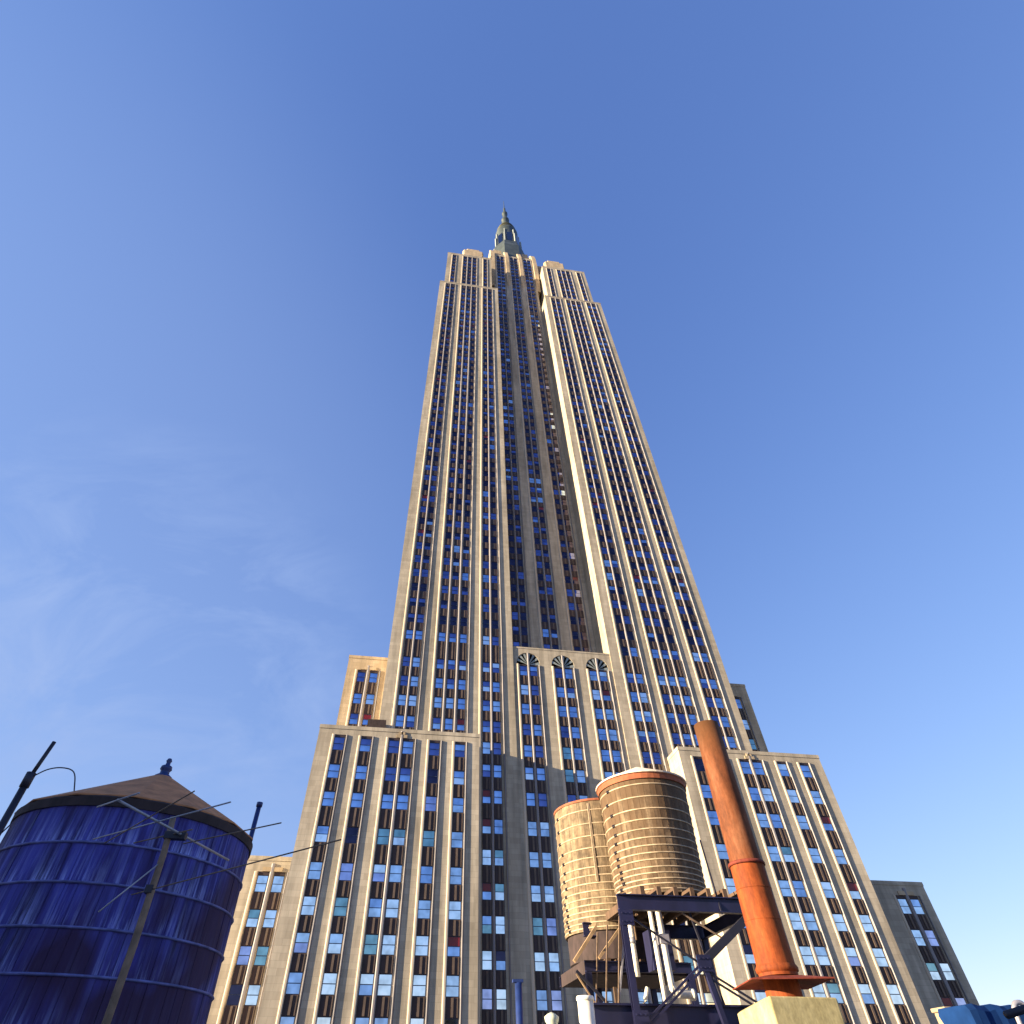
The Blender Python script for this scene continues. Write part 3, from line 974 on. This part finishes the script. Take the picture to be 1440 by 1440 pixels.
# pipes below the front tank
t = thing('drain_pipe', 'pair of white pipes with an elbow hanging below the front water tank', 'pipe', (10.3, 25.5, CAMZ + 2.5))
m = MB(); m.tube([(-.16, 0, -.9), (-.16, 0, 3.2)], .085, 12); m.build('riser', WHITE, t)
el = [(.16, 0, 3.2), (.16, 0, .5)] + [(.16 + .3 * (1 - math.cos(a)), 0, .5 - .3 * math.sin(a)) for a in (R(20), R(45), R(70), R(90))] + [(.95, .1, .2)]
m = MB(); m.tube(el, .13, 14); m.build('riser', WHITE, t)
m = MB(); m.tube([(.9, .1, .2), (1.02, .1, .2)], .18, 14); m.build('flange', WHITE, t)
m = MB(); m.box(.0, .36, -.17, .17, 1.65, 1.95); m.build('pipe_clamp', ALU, t)
t = thing('drain_pipe', 'single pale pipe beside the left post of the front tank stand', 'pipe', (9.5, 26.2, CAMZ + 2.5))
m = MB(); m.tube([(0, 0, .75), (0, 0, 2.9)], .1, 12); m.build('riser', WHITE, t)
m = MB(); m.tube([(-.28, 0, .9), (-.22, 0, -.1), (-.1, 0, -.35), (.2, 0, .2), (.3, 0, .45)], .075, 12); m.build('trap', WHITE, t)
m = MB(); m.tube([(0, 0, 1.75), (0, 0, 1.95)], .125, 12); m.build('pipe_clamp', ALU, t)

# ------------------------------------------------------------------ chimney
cC = (11.72, 20.25, CAMZ + 2.03)
t = thing('chimney', 'tall rusty orange steel chimney pipe with square skirt, beside the front tank', 'chimney', cC)
m = MB(); m.lathe([(.56, .55), (.545, 1.2), (.535, 3.48)], 40, 0, 0, 0); m.build('lower_pipe', RUST, t)
m = MB()
m.lathe([(.50, 3.48), (.485, 6.0), (.465, 8.35), (.43, 8.35), (.43, 3.48)], 40, 0, 0, 0); m.build('upper_pipe', RUST_U, t)
m = MB(); m.lathe([(.50, 3.44), (.59, 3.44), (.59, 3.5), (.565, 3.54), (.50, 3.54)], 40, 0, 0, 0); m.build('collar', RUSTD, t)
for z in (1.9, 2.75):
    m = MB(); m.lathe([(.53, z), (.553, z + .01), (.553, z + .03), (.53, z + .04)], 40, 0, 0, 0); m.build('weld_seam', RUST, t)
m = MB(); m.lathe([(.55, .62), (.6, .66), (.61, .74), (.56, .82)], 40, 0, 0, 0); m.build('collar', RUST, t)
m = MB()
q = lambda r, z: [(r * math.cos(R(33 + 90 * k)), r * math.sin(R(33 + 90 * k)), z) for k in range(4)]
v = q(.7, .53) + q(1.62, .40) + q(1.62, .37) + q(.7, .49)
f = []
for j in range(3):
    for k in range(4):
        f.append((j * 4 + k, j * 4 + (k + 1) % 4, (j + 1) * 4 + (k + 1) % 4, (j + 1) * 4 + k))
f += [(0, 1, 2, 3), (12, 15, 14, 13)]
m.add(v, f); m.build('rain_skirt', RUSTD, t)
m = MB(); m.lathe([(.50, 0), (.50, .6)], 36, 0, 0, 0); m.build('stub_pipe', RUST, t)
m = MB()
F = [(10.72, 19.3), (12.72, 19.3), (13.1, 19.95), (13.0, 21.6), (10.9, 21.6), (10.05, 20.1)]
top = [2.04, 2.03, 1.6, 1.9, 1.9, 1.72]
n = 6
bx, by = 11.5, 20.4
v = [(x - bx, y - by, 0) for x, y in F] + [(x - bx, y - by, z + 1.6) for (x, y), z in zip(F, top)]
v += [(11.0 - bx, 20.6 - by, 3.63), (12.45 - bx, 20.6 - by, 3.63)]
f = [(i, (i + 1) % n, n + (i + 1) % n, n + i) for i in range(n)]
f += [(6, 7, 13, 12), (7, 8, 13), (8, 9, 13), (9, 10, 12, 13), (10, 11, 12), (11, 6, 12)]
m.add(v, f)
o = m.build('chimney_plinth', CONC, None, .03)
o.location = (bx, by, Z0)
tag(o, 'pale concrete plinth with sloped shoulders under the rusty chimney', 'plinth')

# ------------------------------------------------------------------ aerials and poles
t = thing('tv_antenna', 'rusty rooftop television antenna with thin rods in front of the blue tank', 'antenna', (-2.74, 8.2, Z0))
PA = lambda x, y, z: (x + 2.74, y - 8.2, z + 1.6)
m = MB(); m.tube([PA(-2.72, 8.2, -1.6), PA(-2.73, 8.2, 1.2), PA(-2.76, 8.2, 2.1), PA(-2.80, 8.2, 2.5)], .044, 10, r1=.034); m.build('pole', RUSTROD, t)
m = MB(); m.tube([PA(-3.05, 7.06, 2.3), PA(-2.23, 9.2, 2.3)], .015, 8); m.build('boom', ALU, t)
for a, b, r in (((-3.76, 8.51, 2.3), (-1.84, 6.96, 2.3), .011), ((-3.05, 8.48, 1.72), (-.51, 6.06, 1.72), .009),
                ((-3.6, 8.5, 2.26), (-2.13, 6.57, 2.26), .010), ((-2.74, 8.2, 2.02), (-3.1, 7.87, 1.43), .011),
                ((-2.68, 8.54, 2.3), (-1.36, 7.57, 2.3), .010), ((-3.34, 7.32, 2.3), (-2.76, 6.82, 2.3), .012),
                ((-3.3, 8.6, 2.3), (-2.45, 7.96, 2.3), .010)):
    m = MB(); m.tube([PA(*a), PA(*b)], r * .75, 6); m.build('rod', ALU if r > .0105 else RUSTROD, t)
m = MB(); m.box(-.08, .17, -.045, .045, 3.85, 3.93); m.build('clamp', DARK, t)
m = MB(); m.box(-.07, .01, -.05, .05, 3.28, 3.36); m.build('clamp', DARK, t)
t = thing('mast_pole', 'black jointed pole with looped cable rising behind the blue tank', 'pole', (-7.28, 12.6, Z0))
m = MB(); m.tube([(0, 0, 0), (.03, 0, 4.0), (.05, 0, 6.05)], .065, 10); m.build('lower_tube', DARK, t)
m = MB(); m.tube([(.05, 0, 5.95), (.15, 0, 6.75)], .038, 10); m.build('upper_tube', DARK, t)
m = MB(); m.tube([(.05, 0, 5.85), (.05, 0, 6.12)], .085, 10); m.build('joint', DARK, t)
m = MB()
m.tube([(.1, 0, 6.05), (.3, 0, 6.2), (.55, 0, 6.25), (.8, 0, 6.18), (.95, 0, 5.9), (1.08, 0, 5.5), (1.1, -.05, 4.9)], .012, 6); m.build('cable', DARK, t)
m = MB()
m.tube([(.08, 0, 5.0), (.3, 0, 5.38), (.55, 0, 5.5), (.75, 0, 5.42), (.8, 0, 5.0)], .012, 6); m.build('cable', DARK, t)
t = thing('roof_pole', 'short dark pole sticking up behind the right edge of the blue tank', 'pole', (-2.83, 12.9, Z0))
m = MB(); m.tube([(0, 0, 0), (0, 0, 5.82)], .045, 10); m.build('tube', BLUEP, t)
m = MB(); m.tube([(0, 0, 5.8), (0, 0, 5.88)], .06, 10); m.build('cap', BLUEP, t)

# ------------------------------------------------------------------ small things along the roof edge
t = thing('vent_pipe', 'thick white vent pipe below the rear tank stand', 'vent pipe', (6.2, 22, Z0))
m = MB(); m.tube([(0, 0, 0), (0, 0, 3.74)], .24, 20); m.build('tube', WHITE, t)
m = MB(); m.lathe([(.24, 3.72), (.27, 3.74), (.27, 3.8), (.25, 3.84), (0, 3.86)], 20); m.build('cap', WHITE, t)
t = thing('roof_lamp', 'pale green capped lamp post at the bottom edge left of the vent pipe', 'lamp', (5.12, 22, Z0))
m = MB(); m.tube([(0, 0, 0), (0, 0, 3.1)], .06, 12); m.build('post', PALEG, t)
m = MB(); m.lathe([(.1, 3.05), (.2, 3.25), (.22, 3.35), (.12, 3.42), (0, 3.46)], 16); m.build('shade', PALEG, t)
m = MB(); m.bar((-.3, 0, 3.2), (.3, 0, 3.2), .04, .05); m.bar((.22, 0, 3.2), (.16, 0, 2.6), .05, .05); m.build('bracket', DARK, t)
t = thing('blue_pole', 'slim dark blue pole with flat cap against the grey shaded pier', 'pole', (5.66, 23.5, Z0))
m = MB(); m.tube([(-1.23, 0, 0), (-1.23, 0, 4.3)], .115, 12); m.build('tube', BLUEP, t)
m = MB(); m.box(-1.42, -1.08, -.1, .1, 4.3, 4.38); m.build('cap', BLUEP, t)
t = thing('covered_unit', 'rooftop unit under a blue tarpaulin at the lower right corner', 'rooftop unit', (16.75, 18.6, Z0))
m = MB()
N = 12
tp = []
for k in range(N + 1):
    x = -1.15 + 2.3 * k / N
    tp.append((x, 3.4 + .03 * math.sin(k * 1.9)))
v = []
for x, z in tp:
    for y, dz, fx in ((-.65, -5, 1.0), (-.6, -.12, 1), (-.5, 0, 1), (.55, 0, 1), (.62, -.15, 1)):
        v.append((x, y + .025 * math.sin(x * 9 + dz * 3), max(0, z + dz)))
f = [(i * 5 + j, i * 5 + j + 1, (i + 1) * 5 + j + 1, (i + 1) * 5 + j) for i in range(N) for j in range(4)]
f += [(0, 1, 2, 3, 4), tuple(N * 5 + j for j in range(5))]
m.add(v, f); m.build('tarpaulin', TARP, t)
m = MB(); m.tube([(-.1, -.72, 2.0)] + [(.05 + .0 * k, -.72, 2.0) for k in range(0)] + [(.0, -.75, 3.1), (.08, -.75, 3.36), (.25, -.75, 3.44), (.42, -.75, 3.36), (.62, -.75, 2.9), (.75, -.75, 2.2)], .06, 10); m.build('hose', ALU, t)
t = thing('pipe_arm', 'black pipe arm entering at the bottom right corner of the roof', 'pipe', (12.2, 12.2, Z0))
m = MB(); m.tube([(.2, 0, 0), (.2, 0, 2.8), (-.1, 0, 2.85), (-.95, 0, 2.68)], .06, 10); m.build('tube', DARK, t)
m = MB(); m.box(-.3, .7, -.25, .25, 0, 2.55); m.build('housing', PALEG, t)
m = MB(); m.box(-.27, .27, -.3, .3, 0, 3.72)
m.box(-.32, .32, -.35, .35, 3.72, 3.84)
o = m.build('stone_pier', LIME2, None, .03); o.location = (19.35, 23.4, Z0)
tag(o, 'small cream stone pier between the skyscraper base and blue tarpaulin', 'pier')
